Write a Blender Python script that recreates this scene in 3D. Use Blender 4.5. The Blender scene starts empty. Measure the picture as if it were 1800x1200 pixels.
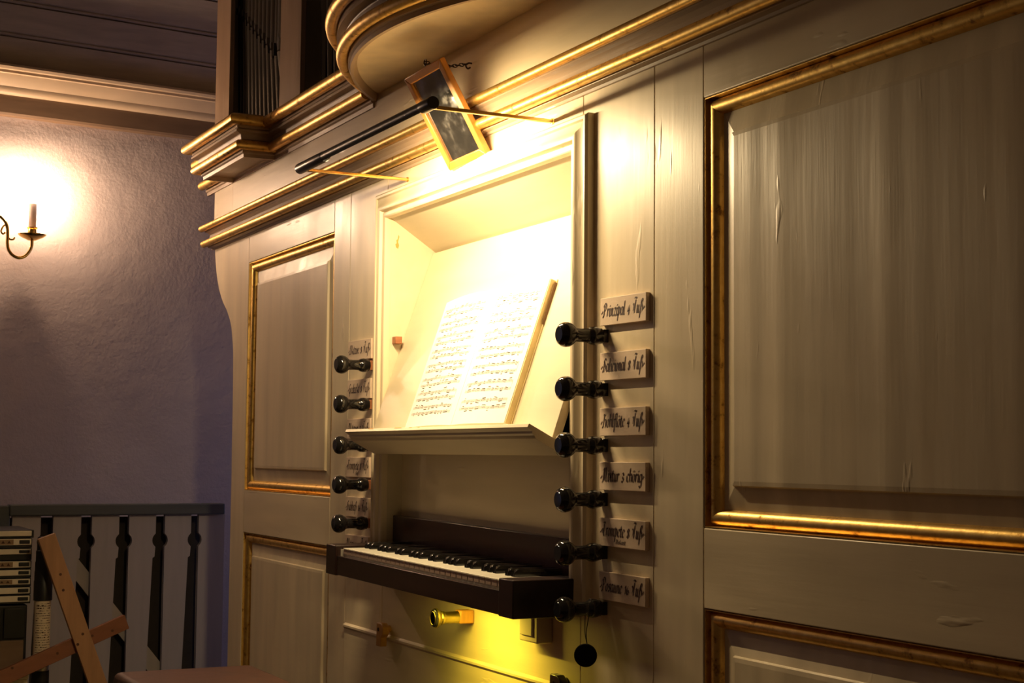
import bpy, bmesh, math, random
from mathutils import Vector, Matrix
random.seed(7)
sc = bpy.context.scene
COL = sc.collection

# ------------------------------------------------------------------ camera, world, exposure
cam_d = bpy.data.cameras.new('camera'); cam = bpy.data.objects.new('camera', cam_d); COL.objects.link(cam)
r_ = Vector((0.4492941, 0.8933403, 0.00882685)); u_ = Vector((0.06199725, -0.0410341, 0.99723244)); w_ = Vector((-0.89123013, 0.44750341, 0.07382102))
cam.matrix_world = Matrix(((r_.x, u_.x, -w_.x, 3.0), (r_.y, u_.y, -w_.y, -1.2535), (r_.z, u_.z, -w_.z, 1.0), (0, 0, 0, 1)))
cam_d.sensor_width = 36.0; cam_d.lens = 54.0; cam_d.clip_start = 0.05
sc.camera = cam
world = bpy.data.worlds.new('world'); sc.world = world; world.use_nodes = True
world.node_tree.nodes['Background'].inputs[0].default_value = (0.95, 0.56, 0.32, 1)
world.node_tree.nodes['Background'].inputs[1].default_value = 0.040
sc.view_settings.view_transform = 'Standard'; sc.view_settings.look = 'None'
sc.view_settings.gamma = 1.0; sc.view_settings.use_curve_mapping = False
sc.view_settings.exposure = 0.12
LAMP_W, LED_W, WIN2_W = 10.8, 1.7, 3.0

# ------------------------------------------------------------------ materials
def new_mat(name):
    m = bpy.data.materials.new(name); m.use_nodes = True
    return m, m.node_tree, m.node_tree.nodes['Principled BSDF']
def noise(nt, scale, stretch=(1, 1, 1), detail=4, rough=.55):
    tc = nt.nodes.new('ShaderNodeTexCoord'); mp = nt.nodes.new('ShaderNodeMapping'); mp.inputs['Scale'].default_value = stretch
    n = nt.nodes.new('ShaderNodeTexNoise'); n.inputs['Scale'].default_value = scale; n.inputs['Detail'].default_value = detail; n.inputs['Roughness'].default_value = rough
    nt.links.new(tc.outputs['Object'], mp.inputs['Vector']); nt.links.new(mp.outputs['Vector'], n.inputs['Vector'])
    return n
def ramp(nt, src, stops):
    r = nt.nodes.new('ShaderNodeValToRGB'); cr = r.color_ramp
    while len(cr.elements) < len(stops): cr.elements.new(.5)
    for e, (p, c) in zip(cr.elements, stops): e.position = p; e.color = (*c, 1)
    nt.links.new(src, r.inputs['Fac']); return r
def bump(nt, src, strength, dist, prev=None):
    b = nt.nodes.new('ShaderNodeBump'); b.inputs['Strength'].default_value = strength; b.inputs['Distance'].default_value = dist
    nt.links.new(src, b.inputs['Height'])
    if prev: nt.links.new(prev.outputs['Normal'], b.inputs['Normal'])
    return b
def simple(name, col, rough=.5, metal=0., bscale=None, bstr=.2, bdist=.001, stretch=(1, 1, 1), vary=.12, spec=.5):
    m, nt, b = new_mat(name)
    b.inputs['Roughness'].default_value = rough; b.inputs['Metallic'].default_value = metal; b.inputs['Specular IOR Level'].default_value = spec
    n = noise(nt, bscale or 30, stretch)
    lo = tuple(c * (1 - vary) for c in col); hi = tuple(min(1, c * (1 + vary)) for c in col)
    nt.links.new(ramp(nt, n.outputs['Fac'], [(.3, lo), (.7, hi)]).outputs['Color'], b.inputs['Base Color'])
    if bscale: nt.links.new(bump(nt, n.outputs['Fac'], bstr, bdist).outputs['Normal'], b.inputs['Normal'])
    return m
def paint(name, grain, col=(.80, .67, .46), waves=False, rough=.36):
    """oil paint brushed along the grain over planed softwood"""
    m, nt, b = new_mat(name)
    st = {'z': (1, 1, .06), 'x': (.06, 1, 1), 'n': (1, 1, 1)}[grain]
    n1 = noise(nt, 90, st, 5); n2 = noise(nt, 7, (1, 1, .5), 3); n3 = noise(nt, 16, {'z': (1, 1, .12), 'x': (.12, 1, 1), 'n': (1, 1, 1)}[grain], 2)
    lo = tuple(c * .86 for c in col); hi = tuple(min(1, c * 1.06) for c in col)
    nt.links.new(ramp(nt, n3.outputs['Fac'], [(.3, lo), (.7, hi)]).outputs['Color'], b.inputs['Base Color'])
    rr = ramp(nt, n2.outputs['Fac'], [(.3, (rough - .05,) * 3), (.7, (rough + .1,) * 3)])
    nt.links.new(rr.outputs['Color'], b.inputs['Roughness'])
    bb = bump(nt, n1.outputs['Fac'], .28, .0010)
    bb = bump(nt, n2.outputs['Fac'], .20, .004, bb)
    n7 = noise(nt, 26, {'z': (1, 1, .22), 'x': (.22, 1, 1), 'n': (1, 1, 1)}[grain], 3, .6)
    bb = bump(nt, ramp(nt, n7.outputs['Fac'], [(.66, (0, 0, 0)), (.74, (1, 1, 1))]).outputs['Color'], .35, .0022, bb)
    if waves:
        n4 = noise(nt, 19, (1, .0, .010), .3, .3)
        bb = bump(nt, n4.outputs['Fac'], .38, .008, bb)
        n5 = noise(nt, 60, (1, .3, .03), 4, .6)
        n6 = noise(nt, 5, (1, 1, .8), 2)
        mx = nt.nodes.new('ShaderNodeMath'); mx.operation = 'MULTIPLY'
        sub = ramp(nt, n6.outputs['Fac'], [(.52, (0, 0, 0)), (.66, (1, 1, 1))])
        nt.links.new(n5.outputs['Fac'], mx.inputs[0]); nt.links.new(sub.outputs['Color'], mx.inputs[1])
        bb = bump(nt, mx.outputs[0], .22, .002, bb)
    nt.links.new(bb.outputs['Normal'], b.inputs['Normal'])
    return m
M = {}
M['paint_z'] = paint('cream_paint_vertical', 'z'); M['paint_x'] = paint('cream_paint_horizontal', 'x'); M['paint'] = paint('cream_paint', 'n')
M['brown_x'] = paint('brown_cornice_paint', 'x', (.46, .34, .235)); M['post'] = paint('brown_post_paint', 'z', (.30, .20, .13))
M['paint_panel'] = paint('cream_paint_planed_panel', 'z', waves=True)
def gold_mat():
    m, nt, b = new_mat('worn_gilding')
    n = noise(nt, 55, (1, 1, 1), 5, .6); n2 = noise(nt, 260, (1, 1, 1), 3)
    nt.links.new(ramp(nt, n.outputs['Fac'], [(.30, (.30, .14, .035)), (.42, (.80, .50, .13)), (.75, (.95, .66, .22))]).outputs['Color'], b.inputs['Base Color'])
    nt.links.new(ramp(nt, n.outputs['Fac'], [(.28, (.6,) * 3), (.45, (.40,) * 3)]).outputs['Color'], b.inputs['Roughness'])
    b.inputs['Metallic'].default_value = .92
    nt.links.new(bump(nt, n2.outputs['Fac'], .12, .001, bump(nt, n.outputs['Fac'], .2, .002)).outputs['Normal'], b.inputs['Normal'])
    return m
M['gold'] = gold_mat()
M['brass'] = simple('polished_brass', (.85, .58, .20), .16, 1.0, vary=.06)
M['old_brass'] = simple('dull_brass', (.62, .50, .16), .34, 1.0, 60, .1, .0006)
M['black_metal'] = simple('black_lacquered_metal', (.016, .013, .011), .28, 0, vary=.1)
M['ebony'] = simple('black_polished_wood', (.010, .009, .009), .10, 0, 40, .03, .0006, vary=.3, spec=.6)
M['ebony_face'] = simple('black_knob_face', (.016, .016, .020), .10, 0, 50, .04, .0005, vary=.3, spec=.6)
M['walnut'] = simple('dark_walnut', (.024, .011, .008), .30, 0, 40, .15, .0008, (.08, 1, 1), .4)
M['walnut_red'] = simple('reddish_walnut_board', (.036, .014, .010), .26, 0, 30, .15, .0008, (.08, 1, 1), .5)
M['peg_wood'] = simple('reddish_peg_wood', (.34, .13, .055), .5, 0, 60, .2, .001, (1, .1, 1), .3)
M['oak'] = simple('honey_oak', (.50, .24, .06), .42, 0, 60, .25, .001, (.2, 1, .2), .25)
M['mirror_wood'] = simple('orange_stained_frame_wood', (.47, .20, .04), .32, 0, 70, .2, .001, (.3, .3, .3), .25)
M['plate'] = simple('pale_wooden_plate', (.74, .57, .42), .55, 0, 60, .12, .0006, (.15, 1, 1), .10)
M['ink'] = simple('dark_brown_lettering', (.055, .020, .012), .6)
M['music_ink'] = simple('grey_music_print', (.03, .025, .02), .7)
M['paper'] = simple('white_music_paper', (.82, .80, .77), .7, 0, vary=.02)
M['cover'] = simple('cream_book_cover', (.74, .62, .34), .6, 0, 20, .1, .0006, vary=.08)
M['spine'] = simple('brown_tape', (.16, .085, .035), .6)
M['ivory'] = simple('ivory_key', (.86, .80, .66), .22, 0, vary=.03)
M['key_front'] = simple('grey_key_front', (.40, .28, .22), .5, 0, 60, .1, .0006)
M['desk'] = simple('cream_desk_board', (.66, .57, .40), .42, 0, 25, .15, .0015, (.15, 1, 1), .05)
M['worn_wood'] = simple('bare_wood_wear', (.55, .31, .07), .6, 0, 90, .2, .001)
M['string'] = simple('dark_cord', (.02, .016, .012), .8)
M['disc'] = simple('black_felt_disc', (.008, .006, .005), .85, spec=.15)
M['switch'] = simple('off_white_plastic', (.62, .52, .42), .4, 0, vary=.03)
M['chain'] = simple('dark_iron', (.05, .03, .018), .4, .8)
def glass_mirror():
    m, nt, b = new_mat('dusty_mirror_glass')
    n = noise(nt, 22, (1, 1, 1), 5, .65); n2 = noise(nt, 6, (1, 1, 1), 2)
    b.inputs['Metallic'].default_value = .96
    nt.links.new(ramp(nt, n.outputs['Fac'], [(.42, (.36, .35, .34)), (.75, (.55, .52, .49))]).outputs['Color'], b.inputs['Base Color'])
    nt.links.new(ramp(nt, n.outputs['Fac'], [(.45, (.04,) * 3), (.75, (.35,) * 3)]).outputs['Color'], b.inputs['Roughness'])
    return m
M['mirror'] = glass_mirror()
def plaster():
    m, nt, b = new_mat('rough_plaster')
    n = noise(nt, 95, (1, 1, 1), 5, .6); n2 = noise(nt, 9, (1, 1, 1.3), 3, .5); n3 = noise(nt, 2.2, (1, 1, 1), 3)
    b.inputs['Roughness'].default_value = .85
    nt.links.new(ramp(nt, n3.outputs['Fac'], [(.3, (.50, .42, .41)), (.7, (.60, .51, .49))]).outputs['Color'], b.inputs['Base Color'])
    nt.links.new(bump(nt, n.outputs['Fac'], .45, .004, bump(nt, n2.outputs['Fac'], .30, .016)).outputs['Normal'], b.inputs['Normal'])
    return m
M['plaster'] = plaster()
M['plank'] = simple('grey_brown_painted_plank', (.46, .39, .34), .6, 0, 50, .2, .0015, (1, .06, 1), .14)
M['moulding'] = simple('tan_painted_moulding', (.58, .44, .30), .5, 0, 14, .25, .004, (1, .3, 1), .1)
M['beam'] = simple('brown_painted_beam', (.20, .125, .075), .6, 0, 30, .2, .002, (1, .1, 1), .15)
M['floor'] = simple('dark_floor_boards', (.10, .065, .045), .6, 0, 20, .2, .002, (.1, 1, 1), .3)
M['pipe'] = simple('dark_tin_pipe_metal', (.17, .15, .13), .36, .85, 40, .08, .001, (1, 1, .1), .15)
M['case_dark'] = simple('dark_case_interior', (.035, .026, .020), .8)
M['rail_white'] = simple('grey_white_painted_board', (.44, .40, .39), .6, 0, 40, .15, .001, (1, 1, .1), .06)
M['rail_top'] = simple('slate_grey_handrail', (.085, .095, .105), .55, 0, 30, .1, .001, (1, .1, 1), .15)
M['pine'] = simple('pine_batten', (.44, .24, .125), .6, 0, 40, .15, .001, (1, 1, .12), .16)
M['redpine'] = simple('reddish_batten', (.26, .10, .05), .6, 0, 40, .15, .001, (1, .12, 1), .16)
M['case_black'] = simple('black_plastic', (.012, .012, .012), .4)
M['case_cream'] = simple('cream_plastic_strip', (.86, .77, .60), .45, 0, vary=.05)
M['sticker'] = simple('brown_sticker', (.30, .19, .10), .6)
M['label'] = simple('cream_paper_label', (.78, .66, .48), .6, 0, vary=.08)
M['steel'] = simple('brushed_steel', (.60, .57, .52), .3, 1.0)
M['leather'] = simple('worn_brown_leather', (.085, .032, .017), .42, 0, 25, .25, .003, vary=.22)
M['candle'] = simple('pinkish_white_candle_sleeve', (.55, .42, .38), .5, 0, vary=.03)
M['knot'] = simple('dark_wood_knot', (.10, .035, .018), .6)
def emit(name, col, s):
    m, nt, b = new_mat(name); b.inputs['Base Color'].default_value = (*col, 1)
    b.inputs['Emission Color'].default_value = (*col, 1); b.inputs['Emission Strength'].default_value = s
    return m
M['bulb'] = emit('glowing_candle_bulb', (1, .68, .43), 500)
M['tube_glow'] = emit('glowing_lamp_tube', (1, .82, .52), 12)
M['led'] = emit('yellow_led_diffuser', (1, .80, .12), 8)
M['fill_pane'] = emit('blue_fill_window_pane', (.30, .42, 1.0), .10)

# ------------------------------------------------------------------ mesh helpers
ORG = {}
def setp(o, parent):
    if parent is not None:
        o.parent = parent; ORG[o.name] = ORG[parent.name]
def mesh_obj(name, verts, faces, mat, parent=None, smooth=False, bevel=0., seg=2, angle=35):
    bm = bmesh.new(); vs = [bm.verts.new(v) for v in verts]
    for f in faces:
        try: bm.faces.new([vs[i] for i in f])
        except ValueError: pass
    bmesh.ops.recalc_face_normals(bm, faces=bm.faces)
    if bevel:
        es = [e for e in bm.edges if e.is_manifold and e.calc_face_angle(0) > math.radians(angle)]
        res = bmesh.ops.bevel(bm, geom=es, offset=bevel, segments=seg, affect='EDGES', profile=.5, clamp_overlap=True)
        for f in res['faces']: f.smooth = True
        smooth = False
    return bm_obj(name, bm, mat, parent, smooth)
def bm_obj(name, bm, mat, parent=None, smooth=False):
    org = ORG.get(parent.name, Vector()) if parent is not None else None
    if org is None:                                           # top-level mesh: origin at the middle of its foot
        xs = [v.co for v in bm.verts]
        org = Vector(((min(v.x for v in xs) + max(v.x for v in xs)) / 2, (min(v.y for v in xs) + max(v.y for v in xs)) / 2, min(v.z for v in xs)))
        loc = org
    else: loc = Vector()
    for v in bm.verts: v.co -= org
    me = bpy.data.meshes.new(name); bm.to_mesh(me); bm.free()
    if smooth:
        for p in me.polygons: p.use_smooth = True
        try: me.set_sharp_from_angle(angle=math.radians(38))
        except Exception: pass
    o = bpy.data.objects.new(name, me); COL.objects.link(o)
    me.materials.append(mat if not isinstance(mat, str) else M[mat])
    o.location = loc; ORG[o.name] = Vector(org) if parent is None else org
    if parent is not None: o.parent = parent
    return o
def thing(name, label, cat, loc, group=None):
    o = bpy.data.objects.new(name, None); COL.objects.link(o); o.location = loc; o.empty_display_size = .05
    ORG[o.name] = Vector(loc); tag(o, label, cat, group); return o
def tag(o, label, cat, group=None):
    o['label'] = label; o['category'] = cat
    if group: o['group'] = group
    return o
def structure(o, label=None):
    o['kind'] = 'structure'
    if label: o['label'] = label
    return o
def box(name, x0, x1, y0, y1, z0, z1, mat, parent=None, bevel=.0, seg=2):
    v = [(x, y, z) for x in (x0, x1) for y in (y0, y1) for z in (z0, z1)]
    f = [(0, 1, 3, 2), (4, 6, 7, 5), (0, 4, 5, 1), (2, 3, 7, 6), (0, 2, 6, 4), (1, 5, 7, 3)]
    return mesh_obj(name, v, f, mat, parent, bool(bevel), bevel, seg)
def prism(name, poly, axis, a, b, mat, parent=None, bevel=0., smooth=False, seg=2, angle=35):
    n = len(poly)
    def P(p, t):
        return {'x': (t, p[0], p[1]), 'y': (p[0], t, p[1]), 'z': (p[0], p[1], t)}[axis]
    v = [P(p, a) for p in poly] + [P(p, b) for p in poly]
    f = [tuple(range(n)), tuple(range(2 * n - 1, n - 1, -1))] + [(i, (i + 1) % n, n + (i + 1) % n, n + i) for i in range(n)]
    return mesh_obj(name, v, f, mat, parent, smooth or bool(bevel), bevel, seg, angle)
def lathe(name, prof, origin, axis, mat, parent=None, seg=28):
    """prof: (radius, along-axis); origin + axis vector"""
    ax = Vector(axis).normalized(); t = Vector((0, 0, 1)) if abs(ax.z) < .9 else Vector((1, 0, 0))
    e1 = ax.cross(t).normalized(); e2 = ax.cross(e1); o = Vector(origin); bm = bmesh.new(); rings = []
    for r, h in prof:
        if r < 1e-6: rings.append([bm.verts.new(o + ax * h)])
        else: rings.append([bm.verts.new(o + ax * h + (e1 * math.cos(2 * math.pi * k / seg) + e2 * math.sin(2 * math.pi * k / seg)) * r) for k in range(seg)])
    for A, B in zip(rings, rings[1:]):
        for k in range(seg):
            q = [A[k % len(A)], A[(k + 1) % len(A)], B[(k + 1) % len(B)], B[k % len(B)]]
            u = []
            for w in q:
                if w not in u: u.append(w)
            if len(u) > 2: bm.faces.new(u)
    for R in (rings[0], rings[-1]):
        if len(R) > 1: bm.faces.new(R)
    bmesh.ops.recalc_face_normals(bm, faces=bm.faces)
    return bm_obj(name, bm, mat, parent, True)
def tube_bm(bm, pts, r, seg=8, closed=False):
    pts = [Vector(p) for p in pts]; n = len(pts); rings = []
    rs = r if isinstance(r, (list, tuple)) else [r] * n
    prev = None
    for i, p in enumerate(pts):
        d = (pts[(i + 1) % n] - pts[i - 1]) if closed else (pts[min(i + 1, n - 1)] - pts[max(i - 1, 0)])
        d.normalize()
        t = prev if prev is not None else (Vector((0, 0, 1)) if abs(d.z) < .9 else Vector((1, 0, 0)))
        e1 = (t - d * t.dot(d)).normalized(); prev = e1; e2 = d.cross(e1)
        rings.append([bm.verts.new(p + (e1 * math.cos(2 * math.pi * k / seg) + e2 * math.sin(2 * math.pi * k / seg)) * rs[i]) for k in range(seg)])
    for i in range(n if closed else n - 1):
        A, B = rings[i], rings[(i + 1) % n]
        for k in range(seg): bm.faces.new((A[k], A[(k + 1) % seg], B[(k + 1) % seg], B[k]))
    if not closed: bm.faces.new(rings[0][::-1]); bm.faces.new(rings[-1])
def tube(name, pts, r, mat, parent=None, seg=8, closed=False):
    bm = bmesh.new(); tube_bm(bm, pts, r, seg, closed); bmesh.ops.recalc_face_normals(bm, faces=bm.faces)
    return bm_obj(name, bm, mat, parent, True)
def smooth_pts(pts, n=6):
    out = []; P = [Vector(p) for p in pts]
    for i in range(len(P) - 1):
        p0, p1, p2, p3 = P[max(i - 1, 0)], P[i], P[i + 1], P[min(i + 2, len(P) - 1)]
        for k in range(n):
            t = k / n
            out.append(.5 * ((2 * p1) + (p2 - p0) * t + (2 * p0 - 5 * p1 + 4 * p2 - p3) * t * t + (3 * p1 - p0 - 3 * p2 + p3) * t ** 3))
    out.append(P[-1]); return out
def sweep_plan(name, path, prof, mat, parent=None, smooth=True):
    """sweep a closed profile of (outward, z) along a plan path with mitred corners; outward is right of the walking direction"""
    n = len(path); N = []
    P = [Vector(p) for p in path]
    for i in range(n):
        ds = []
        if i > 0: ds.append((P[i] - P[i - 1]).normalized())
        if i < n - 1: ds.append((P[i + 1] - P[i]).normalized())
        ns = [Vector((d.y, -d.x)) for d in ds]
        a = ns[0]
        if len(ns) == 2:
            a = (ns[0] + ns[1]).normalized(); a = a / max(.3, a.dot(ns[0]))
        N.append(a)
    m = len(prof); v = []
    for i in range(n):
        for d, z in prof: v.append((P[i].x + N[i].x * d, P[i].y + N[i].y * d, z))
    f = [(i * m + k, i * m + (k + 1) % m, (i + 1) * m + (k + 1) % m, (i + 1) * m + k) for i in range(n - 1) for k in range(m)]
    f += [tuple(range(m)), tuple((n - 1) * m + k for k in range(m - 1, -1, -1))]
    return mesh_obj(name, v, f, mat, parent, smooth)
def circ(d, z, r, n=12): return [(d + r * math.cos(2 * math.pi * k / n), z + r * math.sin(2 * math.pi * k / n)) for k in range(n)]

# ------------------------------------------------------------------ the room
structure(box('floor', -4.0, 5.0, -5.0, 2.6, -.06, 0, 'floor'))
WD = Vector((-.115, .9934, 0)); WO = Vector((-2.0, -.5, 0)); WN = Vector((.9934, .115, 0))      # left wall: runs slightly away to the right
def wl(a, out, z): return WO + WD * a + WN * out + Vector((0, 0, z))
def wall_prism(name, prof, a0, a1, mat, parent=None, smooth=False, bevel=0.):
    n = len(prof); v = [wl(a0, *p) for p in prof] + [wl(a1, *p) for p in prof]
    f = [tuple(range(n)), tuple(range(2 * n - 1, n - 1, -1))] + [(i, (i + 1) % n, n + (i + 1) % n, n + i) for i in range(n)]
    return mesh_obj(name, v, f, mat, parent, smooth, bevel)
def left_wall():
    """plaster with a slightly wavy face and an uneven top edge under the beam; an opening far to the left for the added window"""
    bm = bmesh.new(); rnd = random.Random(3)
    A = [-4.2 + .07 * i for i in range(101)]; Zs = [0, .4, .8, 1.2, 1.5, 1.7, 1.85, 1.95, 2.0, 2.03, 2.055, 2.072]
    g = {}
    for i, a in enumerate(A):
        for j, z in enumerate(Zs):
            o = .006 * math.sin(a * 3.1 + z * 2.2) + .004 * math.sin(a * 7.3 - z * 5)
            if z > 1.94: o += .010 * (rnd.random() - .5) - .016 * (z - 1.94) / .13
            zz = z + (.010 * (rnd.random() - .5) if j >= len(Zs) - 2 else 0)
            g[i, j] = bm.verts.new(wl(a, o, zz))
    win = lambda a, z: -2.35 < a < -1.05 and .75 < z < 1.8
    for i in range(len(A) - 1):
        for j in range(len(Zs) - 1):
            if win(A[i] + .035, (Zs[j] + Zs[j + 1]) / 2): continue
            bm.faces.new((g[i, j], g[i + 1, j], g[i + 1, j + 1], g[i, j + 1]))
    bmesh.ops.recalc_face_normals(bm, faces=bm.faces)
    o = bm_obj('wall_left', bm, 'plaster', None, True)
    return structure(o, 'rough beige plaster wall beside the organ')
WL = left_wall()
# unseen window added outside the frame on the left, for blue fill light
W1 = structure(wall_prism('fill_window_1', [(-.14, .78), (-.14, 1.87), (-.11, 1.87), (-.11, .78)], -2.40, -1.0, 'fill_pane'), 'unseen blue window added in the left wall for fill light')
for a0, a1, z0, z1 in ((-2.42, -2.32, .74, 1.9), (-1.08, -.98, .74, 1.9), (-2.32, -1.08, .74, .82), (-2.32, -1.08, 1.80, 1.9), (-1.73, -1.67, .82, 1.80)):
    wall_prism('fill_window_frame', [(-.11, z0), (-.11, z1), (.0, z1), (.0, z0)], a0, a1, 'rail_white', W1)
structure(box('wall_back', -3.2, 3.2, 1.60, 1.70, 0, 4.2, 'plaster'), 'plaster wall behind the organ')
W2 = structure(box('fill_window_2', -1.60, -.90, 1.575, 1.59, .55, 1.55, 'fill_pane'), 'unseen blue window added behind the organ for fill light')  # unseen window, added as a source of blue fill light
for x0, x1, z0, z1 in ((-1.65, -1.58, .5, 1.6), (-.92, -.85, .5, 1.6), (-1.58, -.92, .5, .57), (-1.58, -.92, 1.53, 1.6), (-1.27, -1.23, .57, 1.53)):
    box('fill_window_frame', x0, x1, 1.55, 1.6, z0, z1, 'rail_white', W2)
# area lights; the one here adds blue fill from the window behind the organ
def area(name, loc, direction, sx, sy, watts, col, parent):
    l = bpy.data.lights.new(name, 'AREA'); l.shape = 'RECTANGLE'; l.size = sx; l.size_y = sy; l.energy = watts; l.color = col
    o = bpy.data.objects.new(name, l); COL.objects.link(o)
    o.matrix_world = Matrix.Translation(loc) @ Vector(direction).to_track_quat('-Z', 'Y').to_matrix().to_4x4()
    if parent is not None:
        o.parent = parent; o.location = Vector(loc) - ORG[parent.name]
    return o
area('window_fill', (-1.25, 1.53, 1.05), (0, -1, 0), .6, .95, WIN2_W, (.40, .48, 1), None)
# beam, crown moulding and boards above the plaster
structure(wall_prism('trim_1', [(-.06, 2.055), (.012, 2.055), (.016, 2.062), (.016, 2.118), (-.06, 2.118)], -4.0, 1.9, 'beam'), 'brown beam along the top of the plaster wall')
structure(wall_prism('trim_2', [(-.06, 2.118), (.022, 2.118), (.030, 2.124), (.034, 2.134), (.034, 2.142), (.050, 2.160), (.058, 2.176), (.066, 2.178), (.066, 2.186), (.074, 2.188), (.078, 2.196), (.074, 2.204), (-.06, 2.204)], -4.0, 1.9, 'moulding', None, True), 'tan crown moulding above the plaster wall')
CE = structure(wall_prism('ceiling', [(-.05, 2.20), (-.03, 2.20), (.27, 3.2), (.25, 3.2)], -4.0, 1.9, 'case_dark'), 'boarded grey brown ceiling slope above the moulding')
z = 2.198
for k in range(9):
    h = (.108, .098, .112, .104, .110, .100, .106, .11, .1)[k]; s = .30
    o0 = -.03 + (z - 2.2) * s
    wall_prism('plank', [(o0, z), (o0 + .016, z + .002), (o0 + .020, z + .004), (o0 + .020, z + .009), (o0 + .014, z + .012), (o0 + .018 + .012 * s, z + .016), (o0 + .018 + h * s, z + h - .004), (o0 + .012 + h * s, z + h - .0015), (o0 + h * s, z + h - .0015)], -3.9, 1.85, 'plank', CE)
    z += h

# ------------------------------------------------------------------ organ case
OC = thing('organ_case', 'cream painted organ case front with gilded mouldings and a music desk opening', 'organ', (.33, .2, 0))
T = .026; G = .0005; BV = .0016
def board(name, x0, x1, z0, z1, grain, y0=0., y1=T):
    return box(name, x0 + G, x1 - G, y0, y1, z0 + G, z1 - G, 'paint_' + grain, OC, BV)
# curved outer stiles
edge = [(-1.262, 0), (-1.262, .95), (-1.270, 1.25), (-1.287, 1.335), (-1.308, 1.375), (-1.345, 1.410), (-1.395, 1.445), (-1.435, 1.485), (-1.465, 1.535), (-1.485, 1.60), (-1.49, 1.66), (-1.49, 1.79)]
edge = [edge[0]] + [(p.x, p.y) for p in smooth_pts([(a, b, 0) for a, b in edge[1:]], 4)]
prism('stile', edge + [(-1.137 - G, 1.79), (-1.137 - G, 0)], 'y', 0, T, 'paint_z', OC, BV)
board('stile', 2.30, 2.45, 0, 1.79, 'z')
for sx0, sx1 in ((-1.137, -.447), (1.127, 2.30)):
    board('rail', sx0, sx1, 1.528, 1.79, 'x'); board('rail', sx0, sx1, .782, .898, 'x'); board('rail', sx0, sx1, .0, .12, 'x')
board('stile', -.447, -.337, 0, 1.79, 'z'); board('knob_board', -.337, -.110, .0, 1.79, 'z')
board('stile', .991, 1.127, 0, 1.79, 'z'); board('knob_board', .765, .991, .0, 1.79, 'z')
board('header_board', -.110, .765, 1.535, 1.79, 'x')
board('lower_board', -.110, .765, .0, .76, 'x')
# raised panels with gilded mouldings
def raised_panel(x0, x1, z0, z1, step, wv=.064):
    rc, fy = .024, .007
    a = [(x0, z0), (x1, z0), (x1, z1), (x0, z1)]
    def ring(d, y, dz=None): 
        return [(x0 + d, y, z0 + d), (x1 - d, y, z0 + d), (x1 - d, y, z1 - d), (x0 + d, y, z1 - d)]
    R = [ring(-.004, rc + .012), ring(-.004, rc), ring(wv - .004 if step else wv - .004, fy + .005), ring(wv - .002, fy), ring(wv + .004, fy - .0008)]
    v = [p for r in R for p in r]; f = []
    for i in range(len(R) - 1):
        for k in range(4): f.append((i * 4 + k, i * 4 + (k + 1) % 4, i * 4 + 4 + (k + 1) % 4, i * 4 + 4 + k))
    f.append(tuple(range(len(R) * 4 - 4, len(R) * 4))); f.append((3, 2, 1, 0))
    pn = mesh_obj('raised_panel', v, f, 'paint_panel', OC)
    prof = [(.0, .016), (.0006, .0015), (.0020, .0015), (.0025, .009)] + [(.0140 - .0115 * math.cos(t), .0165 - .0115 * math.sin(t)) for t in [math.pi * (.12 + .88 * k / 9) for k in range(10)]] + [(.0265, .018), (.0265, .026), (.0, .026)]
    m = len(prof)
    for k in range(4):
        v = []
        for c in (k, (k + 1) % 4):
            for d, y in prof:
                q = ring(d, y)[c]; v.append(q)
        f = [tuple(range(m)), tuple(range(2 * m - 1, m - 1, -1))] + [(i, (i + 1) % m, m + (i + 1) % m, m + i) for i in range(m)]
        mesh_obj('gold_moulding', v, f, 'gold', pn, True)
for sx0, sx1 in ((-1.137, -.447), (1.127, 2.30)):
    raised_panel(sx0, sx1, .898, 1.528, True); raised_panel(sx0, sx1, .12, .782, False)
# lower removable kick board with bevelled top
prism('kick_board', [(0, .12), (-.003, .12), (-.003, .604), (-.0065, .609), (-.0065, .613), (0, .617)], 'x', -.33, .985, 'paint_x', OC)
# frieze
box('frieze_board', -1.300, 2.45, -.003, -.0003, 1.66, 1.83, 'paint_x', OC); box('frieze_board', -1.49, -1.3008, -.003, -.0003, 1.66, 1.83, 'paint_x', OC)
# lower cornice
LX0, LX1 = -1.500, 2.45
lc = prism('lower_cornice', [(0, 1.606), (-.005, 1.606), (-.007, 1.610), (-.018, 1.612), (-.022, 1.632), (-.014, 1.640), (-.012, 1.650), (-.020, 1.656), (-.028, 1.658), (-.028, 1.676), (0, 1.682)], 'x', LX0, LX1, 'brown_x', OC)
def roll_x(x0, x1, y, z, r, parent): return prism('gold_roll', [(y + r * math.cos(2 * math.pi * k / 14), z + r * math.sin(2 * math.pi * k / 14)) for k in range(14)], 'x', x0, x1, 'gold', parent, 0, True)
roll_x(LX0 - .006, LX1, -.029, 1.622, .0105, lc); roll_x(LX0 - .010, LX1, -.036, 1.668, .0095, lc)
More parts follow.
